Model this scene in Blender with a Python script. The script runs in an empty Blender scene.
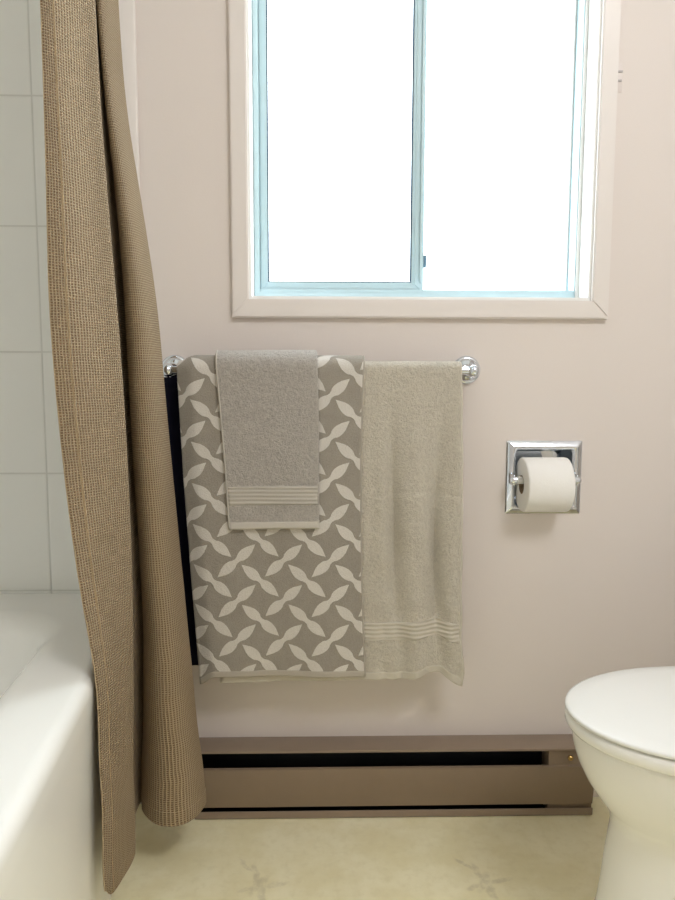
import bpy, bmesh, math, random
from mathutils import Vector, Matrix, noise
random.seed(4)
scene = bpy.context.scene
COL = scene.collection
PI = math.pi

# ------------------------------------------------------------------ camera
CAM_Z = 0.91
yaw, pitch, roll = math.radians(1.3), math.radians(-5.9), math.radians(0.15)
fw = Vector((math.sin(yaw)*math.cos(pitch), math.cos(yaw)*math.cos(pitch), math.sin(pitch)))
rt = fw.cross(Vector((0, 0, 1))).normalized()
up = rt.cross(fw)
rt, up = math.cos(roll)*rt + math.sin(roll)*up, math.cos(roll)*up - math.sin(roll)*rt
cd = bpy.data.cameras.new('camera')
cd.sensor_fit = 'HORIZONTAL'; cd.sensor_width = 36; cd.lens = 36*700/675
cd.clip_start = 0.02
cam = bpy.data.objects.new('camera', cd); COL.objects.link(cam)
cam.matrix_world = Matrix(((rt.x, up.x, -fw.x, 0), (rt.y, up.y, -fw.y, 0), (rt.z, up.z, -fw.z, CAM_Z), (0, 0, 0, 1)))
scene.camera = cam

# ------------------------------------------------------------------ world, sun, lamps, exposure
SKY = 4.6
w = bpy.data.worlds.new('sky'); scene.world = w; w.use_nodes = True
bg = w.node_tree.nodes['Background']
bg.inputs['Color'].default_value = (0.90, 0.97, 1.03, 1); bg.inputs['Strength'].default_value = SKY

def lamp(name, kind, loc, aim, energy, color, **kw):
    d = bpy.data.lights.new(name, kind); d.energy = energy; d.color = color
    for k, v in kw.items(): setattr(d, k, v)
    o = bpy.data.objects.new(name, d); COL.objects.link(o); o.location = loc
    o.rotation_euler = (Vector(aim) - Vector(loc)).to_track_quat('-Z', 'Y').to_euler()
    return o
# bright overcast sky seen through the window
lamp('daylight', 'SUN', (0.27, 1.54, 2.03), (-0.30, 1.0, 0.80), 3.0, (0.92, 0.97, 1.0), angle=math.radians(50))
# added fill lamp, unseen, right of the camera; brightens walls and towels
lamp('fill_light', 'AREA', (0.78, -0.10, 2.36), (0.0, 1.2, 0.5), 19.0, (0.98, 0.985, 1.0), shape='DISK', size=0.8)
# light portal filling the window opening (guides sampling of the sky)
pd = lamp('window_portal', 'AREA', (0.199, 1.60, 1.543), (0.199, 0.0, 1.543), 1.0, (1, 1, 1), shape='RECTANGLE', size=0.69, size_y=0.95)
pd.data.cycles.is_portal = True

vs = scene.view_settings
scene.display_settings.display_device = 'sRGB'
vs.view_transform = 'Standard'; vs.look = 'None'; vs.exposure = 0.56; vs.gamma = 1.0; vs.use_curve_mapping = False
scene.cycles.diffuse_bounces = 8; scene.cycles.max_bounces = 14

# ------------------------------------------------------------------ material helpers
def lin(c): 
    return tuple(((v/255)/12.92 if v/255 <= 0.04045 else ((v/255+0.055)/1.055)**2.4) for v in c) + (1,)

class M:
    """small node builder around one Principled material"""
    def __init__(s, name, color, rough=0.5, metal=0.0, spec=0.5, **kw):
        s.m = bpy.data.materials.new(name); s.m.use_nodes = True
        s.t = s.m.node_tree; s.n = s.t.nodes
        s.b = s.n['Principled BSDF']; s.out = s.n['Material Output']
        s.b.inputs['Base Color'].default_value = lin(color)
        s.b.inputs['Roughness'].default_value = rough
        s.b.inputs['Metallic'].default_value = metal
        s.b.inputs['Specular IOR Level'].default_value = spec
        for k, v in kw.items(): s.b.inputs[k].default_value = v
    def new(s, kind, **ins):
        n = s.n.new(kind)
        for k, v in ins.items(): s.put(n, k, v)
        return n
    def put(s, n, k, v):
        i = n.inputs[int(k[1:])] if (k[0] == 'i' and k[1:].isdigit()) else n.inputs[k.replace('_', ' ')]
        if isinstance(v, bpy.types.NodeSocket): s.t.links.new(v, i)
        else: i.default_value = v
    def math(s, op, a, b=None, c=None, clamp=False):
        n = s.n.new('ShaderNodeMath'); n.operation = op; n.use_clamp = clamp
        s.put(n, 'i0', a)
        if b is not None: s.put(n, 'i1', b)
        if c is not None: s.put(n, 'i2', c)
        return n.outputs[0]
    def mix(s, f, a, b):
        n = s.n.new('ShaderNodeMix'); n.data_type = 'RGBA'
        s.put(n, 'i0', f)
        for i, v in ((6, a), (7, b)): s.put(n, 'i%d' % i, v)
        return n.outputs[2]
    def coord(s, which='Object'):
        return s.n.new('ShaderNodeTexCoord').outputs[which]
    def xyz(s, v):
        n = s.new('ShaderNodeSeparateXYZ', i0=v); return n.outputs[0], n.outputs[1], n.outputs[2]
    def noise(s, v, scale, detail=2.0, rough=0.5):
        n = s.new('ShaderNodeTexNoise', Vector=v, Scale=scale, Detail=detail, Roughness=rough); return n.outputs[0]
    def smooth(s, v, a, b, lo=0.0, hi=1.0):
        n = s.n.new('ShaderNodeMapRange'); n.interpolation_type = 'SMOOTHSTEP'
        for k, x in (('Value', v), ('From Min', a), ('From Max', b), ('To Min', lo), ('To Max', hi)): s.put(n, k, x)
        return n.outputs[0]
    def color(s, v): s.t.links.new(v, s.b.inputs['Base Color'])
    def bump(s, h, strength=0.5, dist=0.001):
        n = s.new('ShaderNodeBump', Height=h, Strength=strength, Distance=dist)
        s.t.links.new(n.outputs[0], s.b.inputs['Normal'])

# ------------------------------------------------------------------ materials
def wall_mat():
    m = M('wall_paint', (226, 216, 208), 0.55, spec=0.3)
    c = m.coord('Object'); n = m.noise(c, 4.0, 3.0)
    m.color(m.mix(m.math('MULTIPLY', n, 0.5), lin((228, 220, 215)), lin((223, 215, 210))))
    m.bump(m.noise(c, 260.0, 2.0), 0.12, 0.001)
    return m.m
def tile_mat():
    m = M('white_tile', (226, 230, 226), 0.16)
    x, y, z = m.xyz(m.coord('Object'))
    def line(v, off, per):
        f = m.math('FRACT', m.math('DIVIDE', m.math('SUBTRACT', v, off), per))
        d = m.math('MULTIPLY', m.math('MINIMUM', f, m.math('SUBTRACT', 1.0, f)), per)
        return d
    dx = line(m.math('ADD', x, y), -0.566+1.43, 0.2)     # one axis is constant on each wall
    dz = line(z, 0.9595, 0.2443)
    d = m.math('MINIMUM', dx, dz)
    g = m.smooth(d, 0.0011, 0.0021)
    m.color(m.mix(g, lin((214, 216, 211)), lin((238, 240, 236))))
    m.put(m.b, 'Roughness', m.smooth(g, 0, 1, 0.7, 0.15))
    m.bump(m.smooth(d, 0.0, 0.004), 0.6, 0.0012)
    return m.m
def floor_mat():
    m = M('vinyl_floor', (214, 205, 172), 0.42, spec=0.4)
    c = m.coord('Object'); x, y, z = m.xyz(c)
    n1 = m.noise(c, 9.0, 5.0, 0.6); n2 = m.noise(c, 55.0, 4.0, 0.65)
    base = m.mix(m.smooth(n1, 0.35, 0.65), lin((249, 243, 210)), lin((240, 232, 192)))
    base = m.mix(m.math('MULTIPLY', m.smooth(n2, 0.45, 0.7), 0.35), base, lin((230, 222, 182)))
    # faint printed leaf sprigs, one every 0.41 m
    jit = m.new('ShaderNodeTexNoise', Vector=c, Scale=38.0, Detail=3.0)
    js = m.xyz(jit.outputs['Color'])
    def cell(v, off, per, j):
        f = m.math('FRACT', m.math('DIVIDE', m.math('SUBTRACT', v, off), per))
        return m.math('ADD', m.math('MULTIPLY', m.math('SUBTRACT', f, 0.5), per), m.math('MULTIPLY_ADD', j, 0.02, -0.01))
    cx, cy = cell(x, -0.1147-0.2045, 0.409, js[0]), cell(y, 1.178-0.2045, 0.409, js[1])
    mask = None
    for (ox, oy, ang, L, W) in ((0.0, 0.0, 60, 0.024, 0.008), (0.031, 0.002, 12, 0.02, 0.006), (-0.006, 0.03, 105, 0.022, 0.006),
                                (0.008, -0.026, 100, 0.024, 0.007), (-0.028, 0.05, 130, 0.02, 0.004), (-0.02, -0.012, 20, 0.015, 0.005)):
        a = math.radians(ang)
        px, py = m.math('SUBTRACT', cx, ox), m.math('SUBTRACT', cy, oy)
        al = m.math('ADD', m.math('MULTIPLY', px, math.cos(a)/L), m.math('MULTIPLY', py, math.sin(a)/L))
        ac = m.math('ADD', m.math('MULTIPLY', px, -math.sin(a)/W), m.math('MULTIPLY', py, math.cos(a)/W))
        e = m.math('ADD', m.math('MULTIPLY', al, al), m.math('MULTIPLY', ac, ac))
        s = m.smooth(e, 0.2, 2.0, 1.0, 0.0)
        mask = s if mask is None else m.math('MAXIMUM', mask, s)
    mask = m.math('MULTIPLY', m.math('MULTIPLY', mask, 0.26), m.smooth(n2, 0.25, 0.6))
    m.color(m.mix(mask, base, lin((160, 150, 122))))
    m.bump(n2, 0.08, 0.001)
    return m.m
def terry_mat(name, c1, c2, sheen=0.25, ribs=None):
    m = M(name, c1, 0.95, spec=0.1)
    m.b.inputs['Sheen Weight'].default_value = sheen; m.b.inputs['Sheen Roughness'].default_value = 0.6
    c = m.coord('Object')
    n = m.noise(c, 380.0, 3.0, 0.7); mid = m.noise(c, 150.0, 3.0, 0.6); big = m.noise(c, 30.0, 3.0, 0.6)
    f = m.math('ADD', m.math('MULTIPLY', m.smooth(n, 0.3, 0.7), 0.55), m.math('ADD', m.math('MULTIPLY', m.smooth(mid, 0.35, 0.65), 0.33), m.math('MULTIPLY', m.smooth(big, 0.3, 0.7), 0.12)))
    m.color(m.mix(f, lin(c2), lin(c1)))
    m.bump(m.math('ADD', n, m.math('ADD', mid, m.math('MULTIPLY', big, 0.5))), 1.0, 0.006)
    return m.m
def band_mat(name, c1, period):
    m = M(name, c1, 0.85, spec=0.15)
    z = m.xyz(m.coord('Object'))[2]
    s = m.math('SINE', m.math('MULTIPLY', z, 2*PI/period))
    n = m.noise(m.coord('Object'), 500.0, 2.0)
    m.bump(m.math('ADD', m.math('MULTIPLY', s, 0.5), m.math('MULTIPLY', n, 0.4)), 0.7, 0.0018)
    return m.m
def motif_mat():
    m = M('patterned_terry', (147, 139, 129), 0.95, spec=0.1)
    m.b.inputs['Sheen Weight'].default_value = 0.2
    uv = m.coord('UV'); x, y, _ = m.xyz(uv)
    wob = m.noise(uv, 330.0, 2.0)
    A, B, L, W = 0.0913, 0.0800, 0.0485, 0.0100
    def leaf(x0, y0, ang):
        def cell(v, o, per):
            f = m.math('FRACT', m.math('ADD', m.math('DIVIDE', m.math('SUBTRACT', v, o), per), 20.5))
            return m.math('MULTIPLY', m.math('SUBTRACT', f, 0.5), per)
        px, py = cell(x, x0, A), cell(y, y0, B)
        a = math.radians(ang)
        al = m.math('ABSOLUTE', m.math('ADD', m.math('MULTIPLY', px, math.cos(a)/L), m.math('MULTIPLY', py, math.sin(a)/L)))
        ac = m.math('ABSOLUTE', m.math('ADD', m.math('MULTIPLY', px, -math.sin(a)), m.math('MULTIPLY', py, math.cos(a))))
        cur = m.n.new('ShaderNodeFloatCurve'); cur.inputs[0].default_value = 1.0
        cv = cur.mapping.curves[0]
        pts = ((0, 0.46), (0.08, 0.52), (0.25, 0.90), (0.42, 1.0), (0.62, 0.84), (0.82, 0.44), (1.0, 0.0))
        while len(cv.points) < len(pts): cv.points.new(0.5, 0.5)
        for p, q in zip(cv.points, pts): p.location = q
        cur.mapping.update()
        m.t.links.new(al, cur.inputs[1])
        hw = m.math('MULTIPLY', cur.outputs[0], W)
        d = m.math('ADD', m.math('SUBTRACT', hw, ac), m.math('MULTIPLY_ADD', wob, 0.0016, -0.0008))
        return m.smooth(d, -0.0004, 0.0005)
    k = m.math('MAXIMUM', leaf(-0.12, 0.516, -41.5), leaf(-0.12+A/2, 0.516+B/2, 41.5))
    c = m.coord('Object')
    n = m.noise(c, 420.0, 3.0, 0.7); big = m.noise(c, 60.0, 3.0)
    g = m.mix(m.math('MULTIPLY_ADD', n, 0.7, m.math('MULTIPLY', big, 0.3)), lin((134, 128, 118)), lin((178, 171, 160)))
    wh = m.mix(n, lin((204, 199, 191)), lin((228, 224, 218)))
    m.color(m.mix(k, g, wh))
    m.bump(m.math('ADD', m.math('ADD', n, m.math('MULTIPLY', k, 0.5)), m.math('MULTIPLY', big, 0.5)), 0.7, 0.003)
    return m.m
def waffle_mat():
    m = M('waffle_cotton', (176, 150, 116), 0.9, spec=0.1)
    m.b.inputs['Sheen Weight'].default_value = 0.15
    uv = m.coord('UV'); u, v, _ = m.xyz(uv)
    wob = m.new('ShaderNodeTexNoise', Vector=uv, Scale=30.0, Detail=2.0)
    ws = m.xyz(wob.outputs['Color'])
    uu = m.math('ADD', u, m.math('MULTIPLY_ADD', ws[0], 0.004, -0.002)); vv = m.math('ADD', v, m.math('MULTIPLY_ADD', ws[1], 0.004, -0.002))
    a = m.math('MULTIPLY_ADD', m.math('COSINE', m.math('MULTIPLY', uu, 2*PI/0.0046)), 0.5, 0.5)
    b = m.math('MULTIPLY_ADD', m.math('COSINE', m.math('MULTIPLY', vv, 2*PI/0.0040)), 0.5, 0.5)
    h = m.math('MAXIMUM', m.math('POWER', a, 1.6), m.math('POWER', b, 2.2))
    n = m.noise(uv, 900.0, 2.0)
    m.color(m.mix(m.math('MULTIPLY_ADD', h, 0.85, m.math('MULTIPLY', n, 0.15)), lin((126, 98, 68)), lin((202, 181, 148))))
    m.bump(m.math('ADD', h, m.math('MULTIPLY', n, 0.2)), 1.0, 0.0032)
    return m.m
def cloth_mat(name, c1):
    m = M(name, c1, 0.9, spec=0.1)
    m.bump(m.noise(m.coord('Object'), 900.0, 2.0), 0.5, 0.001)
    return m.m
def gloss_mat(name, c1, rough=0.12, bscale=3.0):
    m = M(name, c1, rough, spec=0.5)
    n = m.noise(m.coord('Object'), bscale, 2.0)
    m.put(m.b, 'Roughness', m.smooth(n, 0.2, 0.8, rough*0.8, rough*1.3))
    return m.m
def metal_paint(name, c1, rough=0.4):
    m = M(name, c1, rough, spec=0.4)
    c = m.coord('Object'); n = m.noise(c, 30.0, 3.0)
    c2 = tuple(v*0.95 for v in c1)
    m.color(m.mix(n, lin(c1), lin(c2)))
    m.bump(m.noise(c, 700.0, 2.0), 0.08, 0.0005)
    return m.m
def chrome_mat(name='chrome', c1=(226, 232, 240), rough=0.05):
    m = M(name, c1, rough, 1.0)
    m.put(m.b, 'Roughness', m.smooth(m.noise(m.coord('Object'), 60.0, 2.0), 0.2, 0.8, rough*0.7, rough*1.6))
    return m.m
def glass_mat():
    m = M('window_glass', (255, 255, 255))
    tr = m.new('ShaderNodeBsdfTransparent', Color=(0.97, 0.985, 0.98, 1))
    gl = m.new('ShaderNodeBsdfGlossy', Roughness=0.02)
    bk = m.n.new('ShaderNodeNewGeometry').outputs['Backfacing']
    fr = m.new('ShaderNodeFresnel', IOR=m.math('MULTIPLY_ADD', bk, 1/1.45-1.45, 1.45))   # thin pane: no total reflection inside
    mx = m.new('ShaderNodeMixShader', i0=fr.outputs[0], i1=tr.outputs[0], i2=gl.outputs[0])
    m.t.links.new(mx.outputs[0], m.out.inputs[0])
    return m.m
def paper_mat():
    m = M('tissue_paper', (243, 242, 239), 0.95, spec=0.1)
    c = m.coord('Object')
    v = m.new('ShaderNodeTexVoronoi', Vector=c, Scale=260.0)
    m.bump(m.math('ADD', v.outputs[0], m.noise(c, 300.0, 2.0)), 0.25, 0.001)
    return m.m

MAT = dict(navy=cloth_mat('navy_matte', (24, 24, 40)), wall=wall_mat(), tile=tile_mat(), floor=floor_mat(),
    ceiling=cloth_mat('ceiling_paint', (238, 237, 234)),
    trimwhite=gloss_mat('trim_paint', (231, 225, 221), 0.4), jamb=gloss_mat('jamb_vinyl', (240, 240, 238), 0.4),
    alu=metal_paint('pale_blue_frame', (200, 226, 234), 0.35), latch=metal_paint('latch_blue', (92, 128, 150), 0.35), glass=glass_mat(),
    gasket=cloth_mat('gasket', (70, 84, 105)),
    enamel=gloss_mat('bathtub_enamel', (243, 243, 239), 0.13), porcelain=gloss_mat('porcelain', (241, 241, 237), 0.10),
    seatplastic=gloss_mat('seat_plastic', (240, 241, 238), 0.22),
    chrome=chrome_mat(), brass=chrome_mat('brass', (190, 160, 100), 0.25), steel=chrome_mat('steel', (170, 170, 172), 0.3),
    heater=metal_paint('taupe_enamel', (140, 122, 103), 0.38), heaterlip=metal_paint('light_taupe_enamel', (147, 130, 114), 0.35), dark=metal_paint('dark_cavity', (14, 18, 24), 0.6),
    waffle=waffle_mat(), curtainhem=cloth_mat('curtain_hem', (182, 156, 122)), thread=cloth_mat('seam_thread', (176, 154, 122)),
    pat=motif_mat(), pathem=cloth_mat('pattern_hem', (178, 171, 160)),
    handt=terry_mat('grey_terry', (214, 208, 200), (176, 170, 163)), handband=band_mat('grey_band', (186, 181, 172), 0.0075), handhem=cloth_mat('grey_hem', (198, 193, 184)),
    beige=terry_mat('beige_terry', (238, 231, 215), (208, 200, 184)), beigeband=band_mat('beige_band', (199, 193, 180), 0.0085), beigehem=cloth_mat('beige_hem', (200, 194, 181)),
    paper=paper_mat(), card=cloth_mat('cardboard', (150, 130, 105)), scuff=cloth_mat('grey_plastic', (196, 190, 190)), clear=gloss_mat('pale_plastic', (224, 216, 212), 0.3))

# ------------------------------------------------------------------ object helpers
def link(o, parent=None):
    COL.objects.link(o)
    if parent is not None: o.parent = parent
    return o
def obj(name, bm, mat, parent=None, smooth=True, angle=40):
    bmesh.ops.remove_doubles(bm, verts=bm.verts, dist=1e-6)
    bmesh.ops.recalc_face_normals(bm, faces=bm.faces)
    me = bpy.data.meshes.new(name); bm.to_mesh(me); bm.free()
    me.materials.append(MAT[mat] if isinstance(mat, str) else mat)
    if smooth:
        me.shade_smooth(); me.set_sharp_from_angle(angle=math.radians(angle))
    o = bpy.data.objects.new(name, me); link(o, parent)
    if parent is not None:                                   # geometry is written in world metres
        p, off = parent, Vector((0, 0, 0))
        while p is not None: off += p.location; p = p.parent
        me.transform(Matrix.Translation(-off))
    return o
def thing(name, label, cat, loc, group=None):
    o = bpy.data.objects.new(name, None); o.empty_display_size = 0.05; link(o); o.location = loc
    o['label'] = label; o['category'] = cat
    if group: o['group'] = group
    return o
def structure(o): o['kind'] = 'structure'; return o
def box(bm, a, b, bev=0.0, seg=2):
    vs_ = [bm.verts.new((x, y, z)) for x in (a[0], b[0]) for y in (a[1], b[1]) for z in (a[2], b[2])]
    fs = [bm.faces.new([vs_[i] for i in q]) for q in ((0, 1, 3, 2), (4, 6, 7, 5), (0, 4, 5, 1), (2, 3, 7, 6), (0, 2, 6, 4), (1, 5, 7, 3))]
    if bev:
        es = {e for f in fs for e in f.edges}
        bmesh.ops.bevel(bm, geom=list(es), offset=bev, segments=seg, affect='EDGES', profile=0.5)
def loft(bm, loops, cap0=True, cap1=True, closed=True):
    rows = [[bm.verts.new(p) for p in L] for L in loops]
    n = len(rows[0])
    for r0, r1 in zip(rows, rows[1:]):
        for i in range(n if closed else n-1):
            j = (i+1) % n
            bm.faces.new((r0[i], r0[j], r1[j], r1[i]))
    if cap0: bm.faces.new(rows[0][::-1])
    if cap1: bm.faces.new(rows[-1])
def lathe(bm, prof, origin, axis, n=40):
    """prof = [(radius, distance along axis)]"""
    ax = Vector(axis).normalized(); t = ax.orthogonal().normalized(); b = ax.cross(t)
    o = Vector(origin); loops = []
    for r, d in prof:
        r = max(r, 1e-5)
        loops.append([o + ax*d + (t*math.cos(2*PI*i/n) + b*math.sin(2*PI*i/n))*r for i in range(n)])
    loft(bm, loops)
def cyl(bm, a, b, r, n=24, bev=0.0):
    a, b = Vector(a), Vector(b); L = (b-a).length
    prof = [(r, 0), (r, L)] if not bev else [(r-bev, 0), (r-bev*0.3, bev*0.3), (r, bev), (r, L-bev), (r-bev*0.3, L-bev*0.3), (r-bev, L)]
    lathe(bm, prof, a, b-a, n)
def prism(bm, prof, x0, x1):
    """profile [(y, z)] extruded along X"""
    loft(bm, [[(x0, y, z) for y, z in prof], [(x1, y, z) for y, z in prof]])
def interp(t, tab):
    if t <= tab[0][0]: return tab[0][1]
    for (a, va), (b, vb) in zip(tab, tab[1:]):
        if t <= b:
            k = (t-a)/(b-a); return va + (vb-va)*k
    return tab[-1][1]
def sstep(a, b, t):
    t = min(1, max(0, (t-a)/(b-a))); return t*t*(3-2*t)
def sheet(name, f, uvf, mat, parent, u0, u1, nu, v0, v1, nv, thick, lift=0.0, rim=0.004, us=1.0, vsz=1.0):
    """a cloth of real thickness about the surface f(u, v); us, vsz = metres per unit of u, v"""
    U = [u0 + (u1-u0)*i/nu for i in range(nu+1)]; V = [v0 + (v1-v0)*j/nv for j in range(nv+1)]
    bm = bmesh.new(); lay = bm.loops.layers.uv.new('UVMap')
    e = 1e-3
    top, bot, uvs = {}, {}, {}
    for i, u in enumerate(U):
        for j, v in enumerate(V):
            p = f(u, v)
            du = f(u+e/us, v) - f(u-e/us, v); dv = f(u, v+e/vsz) - f(u, v-e/vsz)
            n = du.cross(dv).normalized()
            d = min((u-u0)*us, (u1-u)*us, (v-v0)*vsz, (v1-v)*vsz)
            k = 1.0 if d >= rim else max(0.12, math.sqrt(max(0.0, 1-(1-d/rim)**2)))
            top[i, j] = bm.verts.new(p + n*(lift + thick*0.5*k)); bot[i, j] = bm.verts.new(p + n*(lift - thick*0.5*k))
            uvs[top[i, j]] = uvs[bot[i, j]] = uvf(u, v)
    def q(a, b, c, d):
        fc = bm.faces.new((a, b, c, d))
        for l in fc.loops: l[lay].uv = uvs[l.vert]
    for i in range(nu):
        for j in range(nv):
            q(top[i, j], top[i+1, j], top[i+1, j+1], top[i, j+1]); q(bot[i, j], bot[i, j+1], bot[i+1, j+1], bot[i+1, j])
    for i in range(nu):
        q(top[i+1, 0], top[i, 0], bot[i, 0], bot[i+1, 0]); q(top[i, nv], top[i+1, nv], bot[i+1, nv], bot[i, nv])
    for j in range(nv):
        q(top[0, j], top[0, j+1], bot[0, j+1], bot[0, j]); q(top[nu, j+1], top[nu, j], bot[nu, j], bot[nu, j+1])
    return obj(name, bm, mat, parent, angle=75)

# ------------------------------------------------------------------ room shell
YW, XL, XR, YF, ZC = 1.43, -1.12, 1.08, -0.95, 2.40
WIN = (-0.146, 0.544, 1.066, 2.02)          # opening x0 x1 z0 z1
TPH = (0.399, 0.519, 0.643, 0.766)
def wall_with_holes():
    bm = bmesh.new(); y0, y1 = YW, YW+0.14
    xs = sorted({XL-0.12, XR+0.12, WIN[0], WIN[1], TPH[0], TPH[1]}); zs = sorted({-0.1, ZC+0.1, WIN[2], WIN[3], TPH[2], TPH[3]})
    hole = lambda x, z: any(h[0] < x < h[1] and h[2] < z < h[3] for h in (WIN, TPH))
    nx, nz = len(xs)-1, len(zs)-1
    solid = lambda i, k: 0 <= i < nx and 0 <= k < nz and not hole((xs[i]+xs[i+1])/2, (zs[k]+zs[k+1])/2)
    def q(*p): bm.faces.new([bm.verts.new(c) for c in p])
    for i in range(nx):
        for k in range(nz):
            tp = TPH[0] < (xs[i]+xs[i+1])/2 < TPH[1] and TPH[2] < (zs[k]+zs[k+1])/2 < TPH[3]
            a, b, c, d = xs[i], xs[i+1], zs[k], zs[k+1]
            if solid(i, k): q((a, y0, c), (b, y0, c), (b, y0, d), (a, y0, d))
            if solid(i, k) or tp: q((a, y1, c), (a, y1, d), (b, y1, d), (b, y1, c))
            if not solid(i, k): continue
            if not solid(i-1, k): q((a, y0, c), (a, y0, d), (a, y1, d), (a, y1, c))
            if not solid(i+1, k): q((b, y0, c), (b, y1, c), (b, y1, d), (b, y0, d))
            if not solid(i, k-1): q((a, y0, c), (a, y1, c), (b, y1, c), (b, y0, c))
            if not solid(i, k+1): q((a, y0, d), (b, y0, d), (b, y1, d), (a, y1, d))
    return bm
structure(obj('wall_back', wall_with_holes(), 'wall', smooth=False))
for nm, a, b, mt in (('floor', (XL-0.12, YF-0.12, -0.1), (XR+0.12, YW, 0.0), 'floor'), ('ceiling', (XL-0.12, YF-0.12, ZC), (XR+0.12, YW, ZC+0.1), 'ceiling'),
                     ('wall_left', (XL-0.12, YF, 0), (XL, YW, ZC), 'tile'), ('wall_right', (XR, YF, 0), (XR+0.12, YW, ZC), 'wall'),
                     ('wall_front', (XL, YF-0.12, 0), (XR, YF, ZC), 'wall'), ('wall_alcove', (XL, -0.30, 0), (-0.36, -0.20, ZC), 'wall')):
    bm = bmesh.new(); box(bm, a, b); structure(obj(nm, bm, mt, smooth=False))
bm = bmesh.new(); box(bm, (XL, YW-0.008, 0.4), (-0.397, YW, ZC)); structure(obj('wall_tiled', bm, 'tile', smooth=False))
bm = bmesh.new(); box(bm, (-0.397, YW-0.010, 0.0), (-0.356, YW, ZC), 0.004, 3); structure(obj('trim_1', bm, 'trimwhite'))

# ------------------------------------------------------------------ window
win = structure(bpy.data.objects.new('window_1', None)); link(win); win.location = (0.2, YW, WIN[2])
def frame(bm, x0, x1, z0, z1, wd, y0, y1, bev=0.0, sides=None):
    """mitred rectangular frame; wd = board widths (left, right, bottom, top)"""
    l, r, bt, tp = wd
    o = [(x0, z0), (x1, z0), (x1, z1), (x0, z1)]; i = [(x0+l, z0+bt), (x1-r, z0+bt), (x1-r, z1-tp), (x0+l, z1-tp)]
    for k in range(4):
        j = (k+1) % 4
        loops = []
        quad = [o[k], o[j], i[j], i[k]]
        vs0 = [bm.verts.new((x, y0, z)) for x, z in quad]; vs1 = [bm.verts.new((x, y1, z)) for x, z in quad]
        fs = [bm.faces.new(vs0), bm.faces.new(vs1[::-1])]
        for m_ in range(4):
            n_ = (m_+1) % 4; fs.append(bm.faces.new((vs0[n_], vs0[m_], vs1[m_], vs1[n_])))
        if bev:
            es = {e for e in fs[0].edges}
            bmesh.ops.bevel(bm, geom=list(es), offset=bev, segments=2, affect='EDGES')
bm = bmesh.new(); frame(bm, -0.178, 0.577, 1.029, 2.055, (0.033, 0.034, 0.036, 0.036), YW-0.014, YW, 0.0025); obj('casing', bm, 'trimwhite', win)
bm = bmesh.new(); frame(bm, WIN[0], WIN[1], WIN[2], WIN[3], (0.006,)*4, YW-0.004, YW+0.14, 0.001); obj('jamb', bm, 'jamb', win)
bm = bmesh.new(); frame(bm, -0.1395, 0.5315, 1.0725, 2.0135, (0.011, 0.002, 0.014, 0.014), YW+0.055, YW+0.12, 0.001)
box(bm, (-0.128, YW+0.058, 1.0865), (0.5315, YW+0.064, 1.0935)); box(bm, (-0.128, YW+0.088, 1.0865), (0.5315, YW+0.094, 1.0935))
obj('frame', bm, 'alu', win)
bm = bmesh.new(); box(bm, (0.5316, YW+0.052, 1.0725), (0.538, YW+0.122, 2.0135), 0.001); obj('glare_stile', bm, 'jamb', win)  # right side of the frame in white: window glare put into the colour
sl = bmesh.new(); frame(sl, -0.128, 0.2135, 1.0870, 1.9995, (0.0155, 0.0255, 0.022, 0.022), YW+0.066, YW+0.086, 0.0015)
box(sl, (0.194, YW+0.063, 1.11), (0.197, YW+0.066, 1.977)); box(sl, (0.205, YW+0.061, 1.11), (0.209, YW+0.066, 1.977))
sash = obj('sash', sl, 'alu', win)
bm = bmesh.new(); frame(bm, -0.1125, 0.188, 1.109, 1.9775, (0.002,)*4, YW+0.068, YW+0.080); obj('gasket', bm, 'gasket', sash)
bm = bmesh.new(); box(bm, (-0.1125, YW+0.074, 1.109), (0.188, YW+0.078, 1.9775)); obj('pane', bm, 'glass', sash, smooth=False)
bm = bmesh.new(); box(bm, (0.2135, YW+0.066, 1.141), (0.2195, YW+0.082, 1.166), 0.001); obj('latch', bm, 'latch', sash)
bm = bmesh.new(); frame(bm, 0.197, 0.5293, 1.0870, 1.9995, (0.016, 0.004, 0.006, 0.006), YW+0.096, YW+0.116, 0.001); s2 = obj('sash', bm, 'jamb', win)  # right sash in the same white, glare painted into its colour
bm = bmesh.new(); box(bm, (0.213, YW+0.104, 1.093), (0.5253, YW+0.108, 1.9935)); obj('pane', bm, 'glass', s2, smooth=False)

# ------------------------------------------------------------------ bathtub
APRON = [(-0.20, -0.285), (0.1, -0.283), (0.4, -0.291), (0.626, -0.304), (0.835, -0.325), (1.032, -0.344), (1.422, -0.378)]
def apron_x(y): return interp(y, APRON)
def rrect(x0, x1, y0, y1, r, z, k=10, mseg=14):
    pts = []
    cs = [(x1-r, y0+r, -90), (x1-r, y1-r, 0), (x0+r, y1-r, 90), (x0+r, y0+r, 180)]
    for q, (cx, cy, a0) in enumerate(cs):
        for i in range(k+1):
            a = math.radians(a0 + 90*i/k); pts.append((cx + r*math.cos(a), cy + r*math.sin(a)))
        nx_, ny_, na = cs[(q+1) % 4]
        ex, ey = nx_ + r*math.cos(math.radians(na)), ny_ + r*math.sin(math.radians(na))
        sx, sy = pts[-1]
        for i in range(1, mseg): pts.append((sx + (ex-sx)*i/mseg, sy + (ey-sy)*i/mseg))
    out = []
    for x, y in pts:
        t = (x-x0)/(x1-x0)
        out.append(Vector((x + t*(apron_x(y)+0.344), y, z)))
    return out
X1 = -0.344; TY0, TY1 = -0.198, YW-0.0105; RZ = 0.4655
def o_(ins, z, r=0.012): return rrect(XL+0.003, X1-ins, TY0, TY1, r, z)
def b_(ins, z, r): return rrect(-1.05+ins, X1-0.112-ins, 0.0+ins*1.6, 1.288-ins*1.4, r, z)
bm = bmesh.new()
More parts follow.
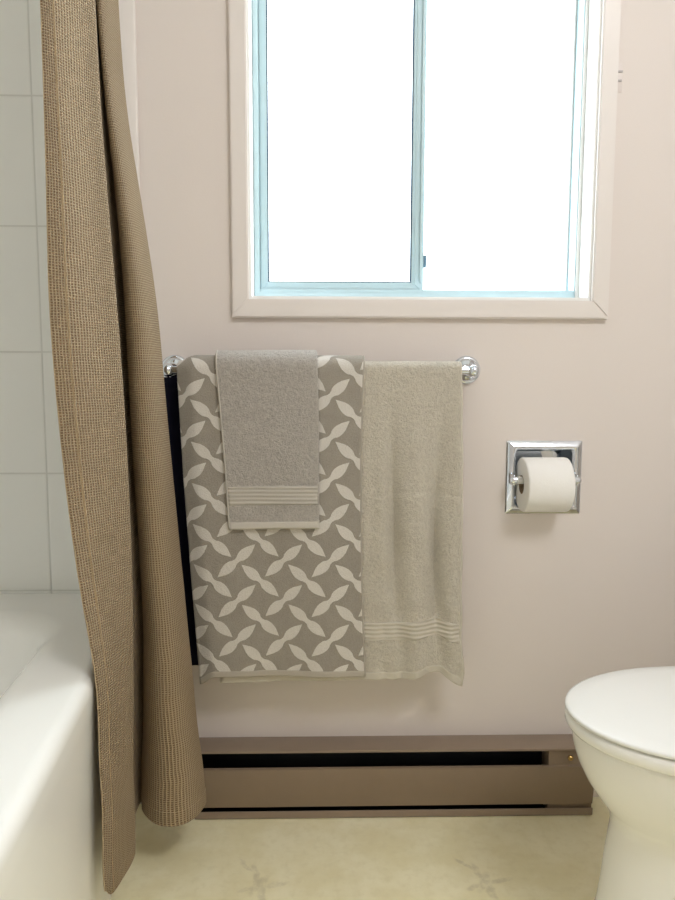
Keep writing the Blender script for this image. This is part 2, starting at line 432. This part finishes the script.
loft(bm, [o_(0.016, 0.0), o_(0.016, 0.03), o_(0.010, 0.25), o_(0.003, 0.405), o_(0.0, 0.440), o_(0.0005, 0.4475), o_(0.0024, 0.4548), o_(0.0062, 0.4608), o_(0.0112, 0.4642), o_(0.017, RZ), o_(0.021, RZ),
          b_(-0.020, RZ, 0.135), b_(-0.012, 0.4648, 0.130), b_(-0.003, 0.4622, 0.126), b_(0.006, 0.4570, 0.121), b_(0.013, 0.449, 0.118), b_(0.018, 0.438, 0.115), b_(0.035, 0.34, 0.11), b_(0.06, 0.16, 0.12), b_(0.08, 0.11, 0.12), b_(0.115, 0.085, 0.11), b_(0.165, 0.080, 0.08)])
tub = obj('bathtub', bm, 'enamel', angle=60)
tub['label'] = 'glossy white bathtub with a wide flat rim below the white tiles'; tub['category'] = 'bathtub'

# ------------------------------------------------------------------ baseboard heater
YH = 1.365
ht = thing('baseboard_heater', 'long taupe metal baseboard heater with dark slots along the floor', 'heater', (0.15, YW, 0))
HX0, HX1 = -0.262, 0.566
bm = bmesh.new(); box(bm, (HX0, YW-0.012, 0.003), (HX1, YW, 0.140), 0.001); obj('back_plate', bm, 'dark', ht)
bm = bmesh.new(); prism(bm, [(YW, 0.1405), (YW, 0.1450), (YH+0.004, 0.1500), (YH, 0.1485), (YH, 0.1440), (YH+0.003, 0.1440), (YH+0.004, 0.1462)], HX0, HX1); obj('top_cover', bm, 'heaterlip', ht, angle=30)
bm = bmesh.new(); prism(bm, [(YH+0.006, 0.1100), (YH, 0.1085), (YH-0.001, 0.095), (YH-0.001, 0.055), (YH+0.0005, 0.046), (YH+0.003, 0.0255), (YH+0.006, 0.0255), (YH+0.004, 0.048), (YH+0.003, 0.095), (YH+0.006, 0.106)], HX0, HX1); obj('front_panel', bm, 'heater', ht, angle=30)
bm = bmesh.new(); prism(bm, [(YH+0.001, 0.0015), (YH, 0.003), (YH, 0.0165), (YH+0.0015, 0.0172), (YH+0.003, 0.0165), (YH+0.003, 0.0015)], HX0, HX1); obj('bottom_strip', bm, 'heaterlip', ht, angle=30)
bm = bmesh.new(); box(bm, (HX0, YH+0.0035, 0.0025), (HX1, YW-0.012, 0.0060)); obj('bottom_tray', bm, 'dark', ht)
for x0, x1 in ((0.4725, HX1), (HX0, -0.2550)):
    bm = bmesh.new(); box(bm, (x0, YH+0.0065, 0.0065), (x1, YW-0.012, 0.1435), 0.001); obj('end_box', bm, 'heater', ht)
bm = bmesh.new()
for i in range(73):
    x = -0.245 + i*0.0097; box(bm, (x, YH+0.018, 0.045), (x+0.0006, YW-0.016, 0.074))
cyl(bm, (-0.254, 1.40, 0.07), (0.472, 1.40, 0.07), 0.008, 16)
obj('heating_fins', bm, 'dark', ht, smooth=False)
bm = bmesh.new(); lathe(bm, [(0.0045, 0), (0.0052, 0.002), (0.0052, 0.006), (0.003, 0.008)], (0.5165, YH+0.0065, 0.1265), (0, -1, 0), 18); obj('screw', bm, 'brass', ht)

# ------------------------------------------------------------------ towel bar
BY, BZ, BR = 1.36, 0.924, 0.008
tb = thing('towel_bar', 'chrome wall-mounted towel bar with round rosettes under the window', 'towel bar', (0, YW, BZ))
bm = bmesh.new(); cyl(bm, (-0.291, BY, BZ), (0.289, BY, BZ), BR, 28); obj('bar', bm, 'chrome', tb)
for x in (-0.296, 0.294):
    bm = bmesh.new()
    lathe(bm, [(0.0285, 0), (0.0290, 0.002), (0.0285, 0.005), (0.0255, 0.008), (0.0235, 0.0085), (0.0225, 0.0100), (0.0205, 0.0135), (0.015, 0.0165), (0.0115, 0.019), (0.0105, 0.021)], (x, YW, BZ+0.002), (0, -1, 0), 48)
    ro = obj('rosette', bm, 'chrome', tb)
    bm = bmesh.new()
    lathe(bm, [(0.0100, 0.0), (0.0085, 0.006), (0.0080, 0.012), (0.0082, 0.032), (0.0095, 0.037), (0.0115, 0.041), (0.0128, 0.046), (0.0128, 0.051), (0.0115, 0.056), (0.0088, 0.0600), (0.0062, 0.0615), (0.0058, 0.0630), (0.0030, 0.0645), (0.0, 0.0648)], (x, YW-0.019, BZ), (0, -1, 0), 36)
    obj('post', bm, 'chrome', ro)

# ------------------------------------------------------------------ towels
def towel_surface(xl, xr, rmid, vfront, vback, extra):
    """u 0..1 across, v = arc length from the top of the bar: + down the front, - down the back"""
    def f(u, v):
        q = PI/2
        # radius at this place across
        x0 = xl(0.95) + (xr(0.95)-xl(0.95))*u
        r = rmid(x0); arc = r*q
        a = abs(v)
        if a <= arc:
            th = a/r; yo, z = r*math.sin(th), BZ + r*math.cos(th)
        else:
            yo, z = r, BZ - (a-arc)
        x = xl(z) + (xr(z)-xl(z))*u
        hang = sstep(0.93, 0.75, z)
        if v > 0: y = BY - yo - extra(x, z)*hang
        else: y = BY + yo + 0.002*hang
        return Vector((x, y, z))
    def uvf(u, v):
        x0 = xl(0.95) + (xr(0.95)-xl(0.95))*u
        r = rmid(x0); a = abs(v); arc = r*PI/2
        z = BZ + r + 0.0 - a + (arc - r)
        # measured on the flat cloth, so the print follows the lean of the towel
        xm = xl(z) + (xr(z)-xl(z))*u
        return (xm if v >= 0 else xm+0.03, z if v >= 0 else z+0.02)
    return f, uvf
def common(x, z):
    d = (0.95-z)/0.6
    return 0.0012*noise.noise(Vector((x*30, z*24, 0.4))) + 0.0035*d*math.sin(x*19+0.6) + 0.0018*d*math.sin(x*41+z*5)
# beige bath towel, lowest layer
def bx_extra(x, z):
    d = min(1, (0.96-z)/0.35)
    g = lambda c, wd: math.exp(-((x - c - 0.006*math.sin(z*7+c*30))/wd)**2)
    own = -0.018*g(0.138, 0.0125)*sstep(0.36, 0.60, z) - 0.019*g(0.230, 0.0125)*sstep(0.33, 0.55, z) + 0.014*g(0.184, 0.019) + 0.008*g(0.262, 0.013) + 0.006*g(0.105, 0.012) + 0.0014*math.sin(x*160+z*12)
    own += 0.004*sstep(0.22, 0.29, x)*sstep(0.55, 0.31, z)*1.5
    own -= 0.0028*math.exp(-((z-0.684+0.006*math.sin(x*25))/0.005)**2)
    own += 0.0026*noise.noise(Vector((x*28, z*22, 3.1))) + 0.0012*noise.noise(Vector((x*75, z*60, 7.7)))
    return common(x, z) + own*d*sstep(0.088, 0.13, x)
fb, ub = towel_surface(lambda z: -0.200 + 0.004*(z-0.6), lambda z: interp(z, [(0.30, 0.2800), (0.33, 0.2830), (0.40, 0.2775), (0.52, 0.2760), (0.67, 0.2735), (0.95, 0.2680)]) + 0.0008*math.sin(z*60), lambda x: 0.0136, 0, 0, bx_extra)
bt = thing('bath_towel', 'plain beige bath towel draped over the right half of the towel bar', 'towel', (0.04, BY, BZ), 'towels on the bar')
def fb2(u, v):
    p = fb(u, v)
    if v > 0: 
        k = sstep(0.40, 0.66, v); p.z -= k*(0.012*sstep(0.90, 1.0, u) - 0.013*math.exp(-((u-0.90)/0.09)**2) - 0.006*sstep(0.1, 0.5, u)*(1-sstep(0.9, 1.0, u)))
    return p
VB = 0.641
sheet('terry_cloth', fb2, ub, 'beige', bt, 0, 1, 130, -0.56, VB, 300, 0.0090, 0, 0.005, 0.475)
sheet('border_band', fb2, ub, 'beigeband', bt, 0.002, 0.998, 100, VB-0.123, VB-0.082, 24, 0.0106, 0, 0.0012, 0.475)
sheet('hem', fb2, ub, 'beigehem', bt, -0.001, 1.001, 100, VB-0.018, VB+0.001, 12, 0.0104, 0, 0.003, 0.475)
sheet('selvedge', fb2, ub, 'beigehem', bt, 0.988, 1.004, 6, -0.56, VB+0.001, 180, 0.0098, 0, 0.004, 0.475)
# patterned bath towel
XLp = [(0.30, -0.242), (0.33, -0.244), (0.518, -0.256), (0.714, -0.267), (0.95, -0.277)]
XRp = [(0.30, 0.0865), (0.33, 0.0860), (0.517, 0.0790), (0.753, 0.0755), (0.90, 0.0795), (0.96, 0.0825)]
fp, up_ = towel_surface(lambda z: interp(z, XLp), lambda z: interp(z, XRp), lambda x: 0.0130 + (0.0246-0.0130)*sstep(-0.277, -0.240, x), 0, 0, lambda x, z: common(x, z) + 0.0102*sstep(-0.205, -0.245, x)*-0.0)
pt = thing('patterned_towel', 'taupe bath towel with white crossed-leaf lattice beside the shower curtain', 'towel', (-0.09, BY, BZ), 'towels on the bar')
VP = 0.642
sheet('terry_cloth', fp, up_, 'pat', pt, 0, 1, 110, -0.52, VP, 190, 0.0080, 0, 0.004, 0.335)
sheet('hem', fp, up_, 'pathem', pt, -0.001, 1.001, 90, VP-0.015, VP+0.0008, 8, 0.0094, 0, 0.003, 0.335)
sheet('selvedge', fp, up_, 'pathem', pt, 0.990, 1.003, 6, -0.52, VP, 170, 0.0090, 0, 0.0035, 0.335)
# grey hand towel
XLh = [(0.60, -0.1775), (0.706, -0.182), (0.811, -0.189), (0.96, -0.2005)]
XRh = [(0.60, -0.0045), (0.83, -0.0050), (0.92, -0.0075), (0.97, -0.009)]
fh, uh = towel_surface(lambda z: interp(z, XLh), lambda z: interp(z, XRh), lambda x: 0.0340 + 0.0015*sstep(-0.2, -0.03, x), 0, 0, common)
hd = thing('hand_towel', 'small plain grey hand towel hung over the leaf-patterned towel', 'towel', (-0.1, BY, BZ), 'towels on the bar')
VH = 0.358
sheet('terry_cloth', fh, uh, 'handt', hd, 0, 1, 70, -0.30, VH, 110, 0.0070, 0, 0.004, 0.18)
sheet('border_band', fh, uh, 'handband', hd, 0.002, 0.998, 50, VH-0.085, VH-0.045, 20, 0.0084, 0, 0.0012, 0.18)
sheet('hem', fh, uh, 'handhem', hd, -0.002, 1.002, 50, VH-0.016, VH+0.0008, 8, 0.0084, 0, 0.003, 0.18)
sheet('selvedge', fh, uh, 'handhem', hd, -0.006, 0.018, 6, -0.30, VH, 110, 0.0080, 0, 0.003, 0.18)

# dark navy sheet filling the gap behind the left end of the bar
hc = thing('dark_strip', 'narrow dark navy strip in the gap between shower curtain and patterned towel', 'cloth', (-0.296, 1.395, BZ))
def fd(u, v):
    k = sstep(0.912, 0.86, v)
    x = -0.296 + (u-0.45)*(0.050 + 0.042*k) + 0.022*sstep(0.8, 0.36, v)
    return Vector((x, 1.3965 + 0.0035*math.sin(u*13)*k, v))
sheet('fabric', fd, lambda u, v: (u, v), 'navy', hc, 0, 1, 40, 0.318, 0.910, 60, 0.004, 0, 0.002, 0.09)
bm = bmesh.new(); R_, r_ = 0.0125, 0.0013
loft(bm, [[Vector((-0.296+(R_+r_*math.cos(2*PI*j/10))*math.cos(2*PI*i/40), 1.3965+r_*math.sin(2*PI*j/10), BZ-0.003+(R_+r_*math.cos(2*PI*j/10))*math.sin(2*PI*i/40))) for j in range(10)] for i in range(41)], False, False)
obj('strip_ring', bm, 'navy', hc)

# ------------------------------------------------------------------ shower curtain
rod = bmesh.new(); cyl(rod, (-0.37, -0.199, 1.965), (-0.37, YW-0.009, 1.965), 0.0125, 24)
for y, s in ((-0.199, 1), (YW-0.009, -1)): lathe(rod, [(0.03, 0), (0.03, 0.004), (0.016, 0.012), (0.0126, 0.014)], (-0.37, y, 1.965), (0, s, 0), 32)
rd = obj('shower_curtain_rod', rod, 'chrome'); rd['label'] = 'chrome rod above the bathtub carrying the waffle shower curtain'; rd['category'] = 'curtain rod'
XE = [(0.08, -0.3345), (0.271, -0.3345), (0.399, -0.334), (0.445, -0.3345), (0.476, -0.337), (0.523, -0.344), (0.599, -0.356), (0.733, -0.370), (0.877, -0.379), (1.018, -0.384), (1.154, -0.382), (1.287, -0.381), (1.416, -0.380), (1.98, -0.376)]
XR1 = [(0.08, -0.319), (0.109, -0.318), (0.295, -0.312), (0.467, -0.308), (0.617, -0.310), (0.747, -0.313), (0.874, -0.315), (1.029, -0.320), (1.179, -0.328), (1.325, -0.337), (1.467, -0.341), (1.98, -0.358)]
XR2 = [(0.081, -0.214), (0.121, -0.218), (0.317, -0.236), (0.507, -0.247), (0.691, -0.261), (0.870, -0.277), (1.044, -0.290), (1.212, -0.310), (1.376, -0.331), (1.535, -0.341), (1.98, -0.360)]
def soft(tab, z):      # smoothed table
    return sum(interp(z+d, tab)*k for d, k in ((-0.05, 0.2), (-0.025, 0.2), (0, 0.2), (0.025, 0.2), (0.05, 0.2)))
def row(z):
    e, r1, r2 = soft(XE, z), soft(XR1, z), soft(XR2, z)-0.004
    t = sstep(1.7, 0.1, z)
    wide = r2 - (r1-0.03)
    q = 0.010*(1-t)
    xc, ac = 0.5*(r1-0.026+r2), 0.5*(r2-r1+0.026)/1.04
    arc_ = [(xc-ac*math.cos(math.radians(d)) + 0.22*ac*math.sin(math.radians(d)), 1.277-0.003*t-0.084*math.sin(math.radians(d))) for d in (2, 25, 50, 75, 100, 125, 150, 172)]
    return [(e, 1.010), (e+0.33*(r1-e)+0.001, 1.040-q), (e+0.68*(r1-e)+0.004, 1.078+q), (r1, 1.112), (r1-0.004, 1.126), (r1-0.020-0.003*t, 1.170), (r1-0.028, 1.238)] + arc_ + [
            (r2-0.010-0.006*t, 1.284), (r2-0.030-0.02*t, 1.297), (r2-0.05-0.05*t, 1.306)]
def catmull(P, t):
    n = len(P)-1; s = min(max(t, 0.0), 1.0)*n; i = min(int(s), n-1); k = s-i
    p = [P[max(i-1, 0)], P[i], P[i+1], P[min(i+2, n)]]
    return tuple(0.5*((2*p[1][d]) + (-p[0][d]+p[2][d])*k + (2*p[0][d]-5*p[1][d]+4*p[2][d]-p[3][d])*k*k + (-p[0][d]+3*p[1][d]-3*p[2][d]+p[3][d])*k**3) for d in (0, 1))
# arc-length table at mid height so the weave is even across the folds
_P = row(0.6); _N = 600; _arc = [0.0]; _prev = catmull(_P, 0)
for i in range(1, _N+1):
    c = catmull(_P, i/_N); _arc.append(_arc[-1] + math.hypot(c[0]-_prev[0], c[1]-_prev[1])); _prev = c
ARC = _arc[-1]
_inv = [(a/ARC, i/_N) for i, a in enumerate(_arc)]
_cache = {}
def par(u):
    k = round(u, 7)
    if k not in _cache: _cache[k] = interp(u, _inv)
    return _cache[k]
_rows = {}
def fc(u, v):
    """u 0..1 along the folded cloth, v = height"""
    k = round(v, 6)
    if k not in _rows: _rows[k] = row(v)
    x, y = catmull(_rows[k], par(u))
    low = sstep(0.6, 0.08, v)
    x += 0.0022*math.sin(v*8.5+u*7)*sstep(0.0, 0.2, u) + 0.0012*math.sin(v*31+u*11)*low
    y += 0.0015*math.sin(v*11+u*9)
    return Vector((x, y, v - 0.0*low))
fcu = lambda u, v: (u*ARC, v)
cur = thing('shower_curtain', 'tan waffle-weave fabric shower curtain gathered beside the bathtub', 'curtain', (-0.32, 1.14, 0.105))
def fc_hem(u, v):      # the free corner of the curtain droops
    p = fc(u, v)
    k = sstep(0.35, 0.08, v)
    p.z += k*(-0.006*math.exp(-((u-0.06)/0.05)**2) + 0.018*math.exp(-((u-0.0)/0.022)**2))
    return p
sheet('waffle_fabric', fc_hem, fcu, 'waffle', cur, 0, 1, 260, 0.105, 1.952, 190, 0.0024, 0, 0.002, ARC)
sheet('side_hem', fc_hem, fcu, 'waffle', cur, -0.0005, 0.045, 12, 0.1045, 1.952, 190, 0.0048, 0, 0.003, ARC)
sheet('seam', fc_hem, fcu, 'thread', cur, 0.0420, 0.0455, 4, 0.1045, 1.952, 190, 0.0058, 0, 0.0010, ARC)
sheet('bottom_hem', fc_hem, fcu, 'waffle', cur, 0.045, 1.0, 240, 0.1042, 0.134, 10, 0.0042, 0, 0.002, ARC)

# ------------------------------------------------------------------ toilet
TYC = 0.982
def egg(z, xn, xb, hw, n=64, taper=0.82, back=0.6):
    """egg outline: nose at xn, back at xb, half width hw"""
    xc = xn + 0.24*(hw/0.16); pts = []
    for i in range(n):
        a = 2*PI*i/n; c, s = math.cos(a), math.sin(a)
        if c <= 0: x, y = xc + (xc-xn)*c, hw*s
        else:
            p = 2.6; cc, ss = abs(c)**(2/p), math.copysign(abs(s)**(2/p), s)
            x, y = xc + (xb-xc)*cc, hw*ss*(1-(1-taper)*cc)
        pts.append(Vector((x, TYC+y, z)))
    return pts
to = thing('toilet', 'white toilet with closed lid and round pedestal beside the heater', 'toilet', (0.66, TYC, 0))
bm = bmesh.new()
prof = [(0.0, 0.404, 0.92, 0.118), (0.012, 0.405, 0.92, 0.117), (0.03, 0.409, 0.92, 0.113), (0.10, 0.424, 0.92, 0.107), (0.14, 0.429, 0.92, 0.105), (0.19, 0.434, 0.91, 0.102), (0.235, 0.440, 0.90, 0.102), (0.255, 0.438, 0.90, 0.106), (0.270, 0.428, 0.89, 0.114), (0.288, 0.414, 0.88, 0.125),
        (0.310, 0.400, 0.87, 0.137), (0.335, 0.388, 0.86, 0.146), (0.360, 0.380, 0.86, 0.152), (0.382, 0.377, 0.86, 0.155), (0.3885, 0.378, 0.86, 0.154), (0.3905, 0.382, 0.858, 0.150)]
loft(bm, [egg(z, a, b, h) for z, a, b, h in prof]); obj('bowl', bm, 'porcelain', to, angle=60)
bm = bmesh.new()
loft(bm, [egg(z, a, b, h) for z, a, b, h in ((0.3907, 0.374, 0.83, 0.156), (0.392, 0.370, 0.832, 0.160), (0.397, 0.3665, 0.834, 0.1635), (0.406, 0.3665, 0.834, 0.1635), (0.4102, 0.369, 0.832, 0.161), (0.4115, 0.373, 0.83, 0.157))]); obj('seat', bm, 'porcelain', to, angle=50)
bm = bmesh.new()
loft(bm, [egg(z, a, b, h) for z, a, b, h in ((0.4140, 0.372, 0.835, 0.154), (0.4150, 0.3668, 0.838, 0.159), (0.4175, 0.3658, 0.839, 0.160), (0.4200, 0.367, 0.838, 0.159), (0.4214, 0.371, 0.835, 0.156), (0.4228, 0.40, 0.81, 0.135), (0.4236, 0.46, 0.76, 0.08))]); obj('lid', bm, 'seatplastic', to, angle=50)
for a, b in (((0.46, TYC-0.06), (0.475, TYC-0.045)), ((0.46, TYC+0.045), (0.475, TYC+0.06)), ((0.74, TYC-0.1), (0.76, TYC-0.085)), ((0.74, TYC+0.085), (0.76, TYC+0.1))):
    bm = bmesh.new(); box(bm, (a[0], a[1], 0.4110), (b[0], b[1], 0.4142)); obj('bumper', bm, 'seatplastic', to)
for sd in (-1, 1):
    bm = bmesh.new(); cyl(bm, (0.843, TYC+sd*0.07-0.02, 0.408), (0.843, TYC+sd*0.07+0.02, 0.408), 0.011, 20); obj('hinge', bm, 'seatplastic', to)
bm = bmesh.new(); box(bm, (0.868, TYC-0.21, 0.387), (1.062, TYC+0.21, 0.730), 0.022, 4); tk = obj('tank', bm, 'porcelain', to)
bm = bmesh.new(); box(bm, (0.858, TYC-0.22, 0.730), (1.070, TYC+0.22, 0.764), 0.010, 3); obj('tank_lid', bm, 'porcelain', to)
bm = bmesh.new(); cyl(bm, (0.868, TYC-0.15, 0.67), (0.852, TYC-0.15, 0.67), 0.011, 20); box(bm, (0.848, TYC-0.155, 0.662), (0.854, TYC-0.075, 0.678), 0.002); obj('flush_lever', bm, 'chrome', tk)

# ------------------------------------------------------------------ toilet paper holder
hp = thing('toilet_paper_holder', 'square recessed chrome toilet paper holder set in the wall', 'toilet paper holder', (0.46, YW, 0.70))
def rr(x0, x1, z0, z1, r, y, k=6):
    pts = []
    for cx, cz, a0 in ((x1-r, z0+r, -90), (x1-r, z1-r, 0), (x0+r, z1-r, 90), (x0+r, z0+r, 180)):
        for i in range(k+1):
            a = math.radians(a0+90*i/k); pts.append(Vector((cx+r*math.cos(a), y, cz+r*math.sin(a))))
    return pts
PX0, PX1, PZ0, PZ1 = 0.3815, 0.5385, 0.6295, 0.7815
def pl(ins, y, r): return rr(PX0+ins, PX1-ins, PZ0+ins, PZ1-ins, r, y)
bm = bmesh.new()
loft(bm, [pl(0.0, YW, 0.003), pl(0.0, YW-0.0015, 0.003), pl(0.0015, YW-0.0028, 0.003), pl(0.011, YW-0.0085, 0.004), pl(0.0135, YW-0.0090, 0.005), pl(0.0175, YW-0.0070, 0.006)] +
     [rr(TPH[0]+a, TPH[1]-a, TPH[2]+a, TPH[3]-a, 0.010, y) for a, y in ((0.0012, YW-0.004), (0.0018, YW), (0.003, YW+0.040))] + [rr(TPH[0]+0.012, TPH[1]-0.012, TPH[2]+0.012, TPH[3]-0.012, 0.010, YW+0.058)], cap0=False)
obj('recessed_plate', bm, 'chrome', hp, angle=35)
SZ, SY = 0.7045, 1.392
for x, s in ((0.3885, 1), (0.5165, -1)):
    bm = bmesh.new()
    box(bm, (x-0.003, SY-0.004, SZ-0.011), (x+0.003, YW-0.006, SZ+0.011), 0.0022, 3)
    lathe(bm, [(0.0, -0.0085), (0.005, -0.0075), (0.0075, -0.004), (0.008, 0.0), (0.008, 0.005)], (x, SY, SZ), (s, 0, 0), 24)
    obj('arm', bm, 'chrome', hp)
bm = bmesh.new(); lathe(bm, [(0.0075, 0), (0.0075, 0.026), (0.0085, 0.027), (0.0085, 0.094), (0.0075, 0.095), (0.0075, 0.1195)], (0.3925, SY, SZ), (1, 0, 0), 24); obj('spindle', bm, 'seatplastic', hp)
rl = thing('toilet_paper_roll', 'white toilet paper roll on the chrome holder', 'toilet paper', (0.45, SY, 0.69))
RC = (0.4035, SY, SZ-0.0086)
bm = bmesh.new(); n = 64
R0, R1_, LR = 0.0190, 0.0552, 0.0915
def ring(r, d): return [Vector((RC[0]+d, RC[1]+r*math.cos(2*PI*i/n), RC[2]+r*math.sin(2*PI*i/n))) for i in range(n)]
loft(bm, [ring(R0, 0.0), ring(R1_-0.003, 0.0), ring(R1_-0.0008, 0.0012), ring(R1_, 0.004), ring(R1_, LR-0.004), ring(R1_-0.0008, LR-0.0012), ring(R1_-0.003, LR), ring(R0, LR), ring(R0, 0.0)], False, False)
obj('paper', bm, 'paper', rl, angle=50)
bm = bmesh.new(); loft(bm, [ring(R0-0.0002, 0.0005), ring(R0-0.0002, LR-0.0005), ring(R0-0.0016, LR-0.0005), ring(R0-0.0016, 0.0005), ring(R0-0.0002, 0.0005)], False, False); obj('cardboard_core', bm, 'card', rl)

# ------------------------------------------------------------------ small adhesive clip on the wall right of the window
ck = thing('wall_clip', 'tiny pale plastic clip stuck on the wall right of the window', 'clip', (0.584, YW, 1.500))
bm = bmesh.new(); box(bm, (0.5785, YW-0.0012, 1.470), (0.5905, YW, 1.525), 0.0004); obj('backing', bm, 'clear', ck)
bm = bmesh.new(); box(bm, (0.5792, YW-0.0032, 1.506), (0.590, YW-0.0012, 1.5105), 0.0008); box(bm, (0.5798, YW-0.0032, 1.489), (0.5885, YW-0.0012, 1.4935), 0.0008); obj('hook', bm, 'scuff', ck)
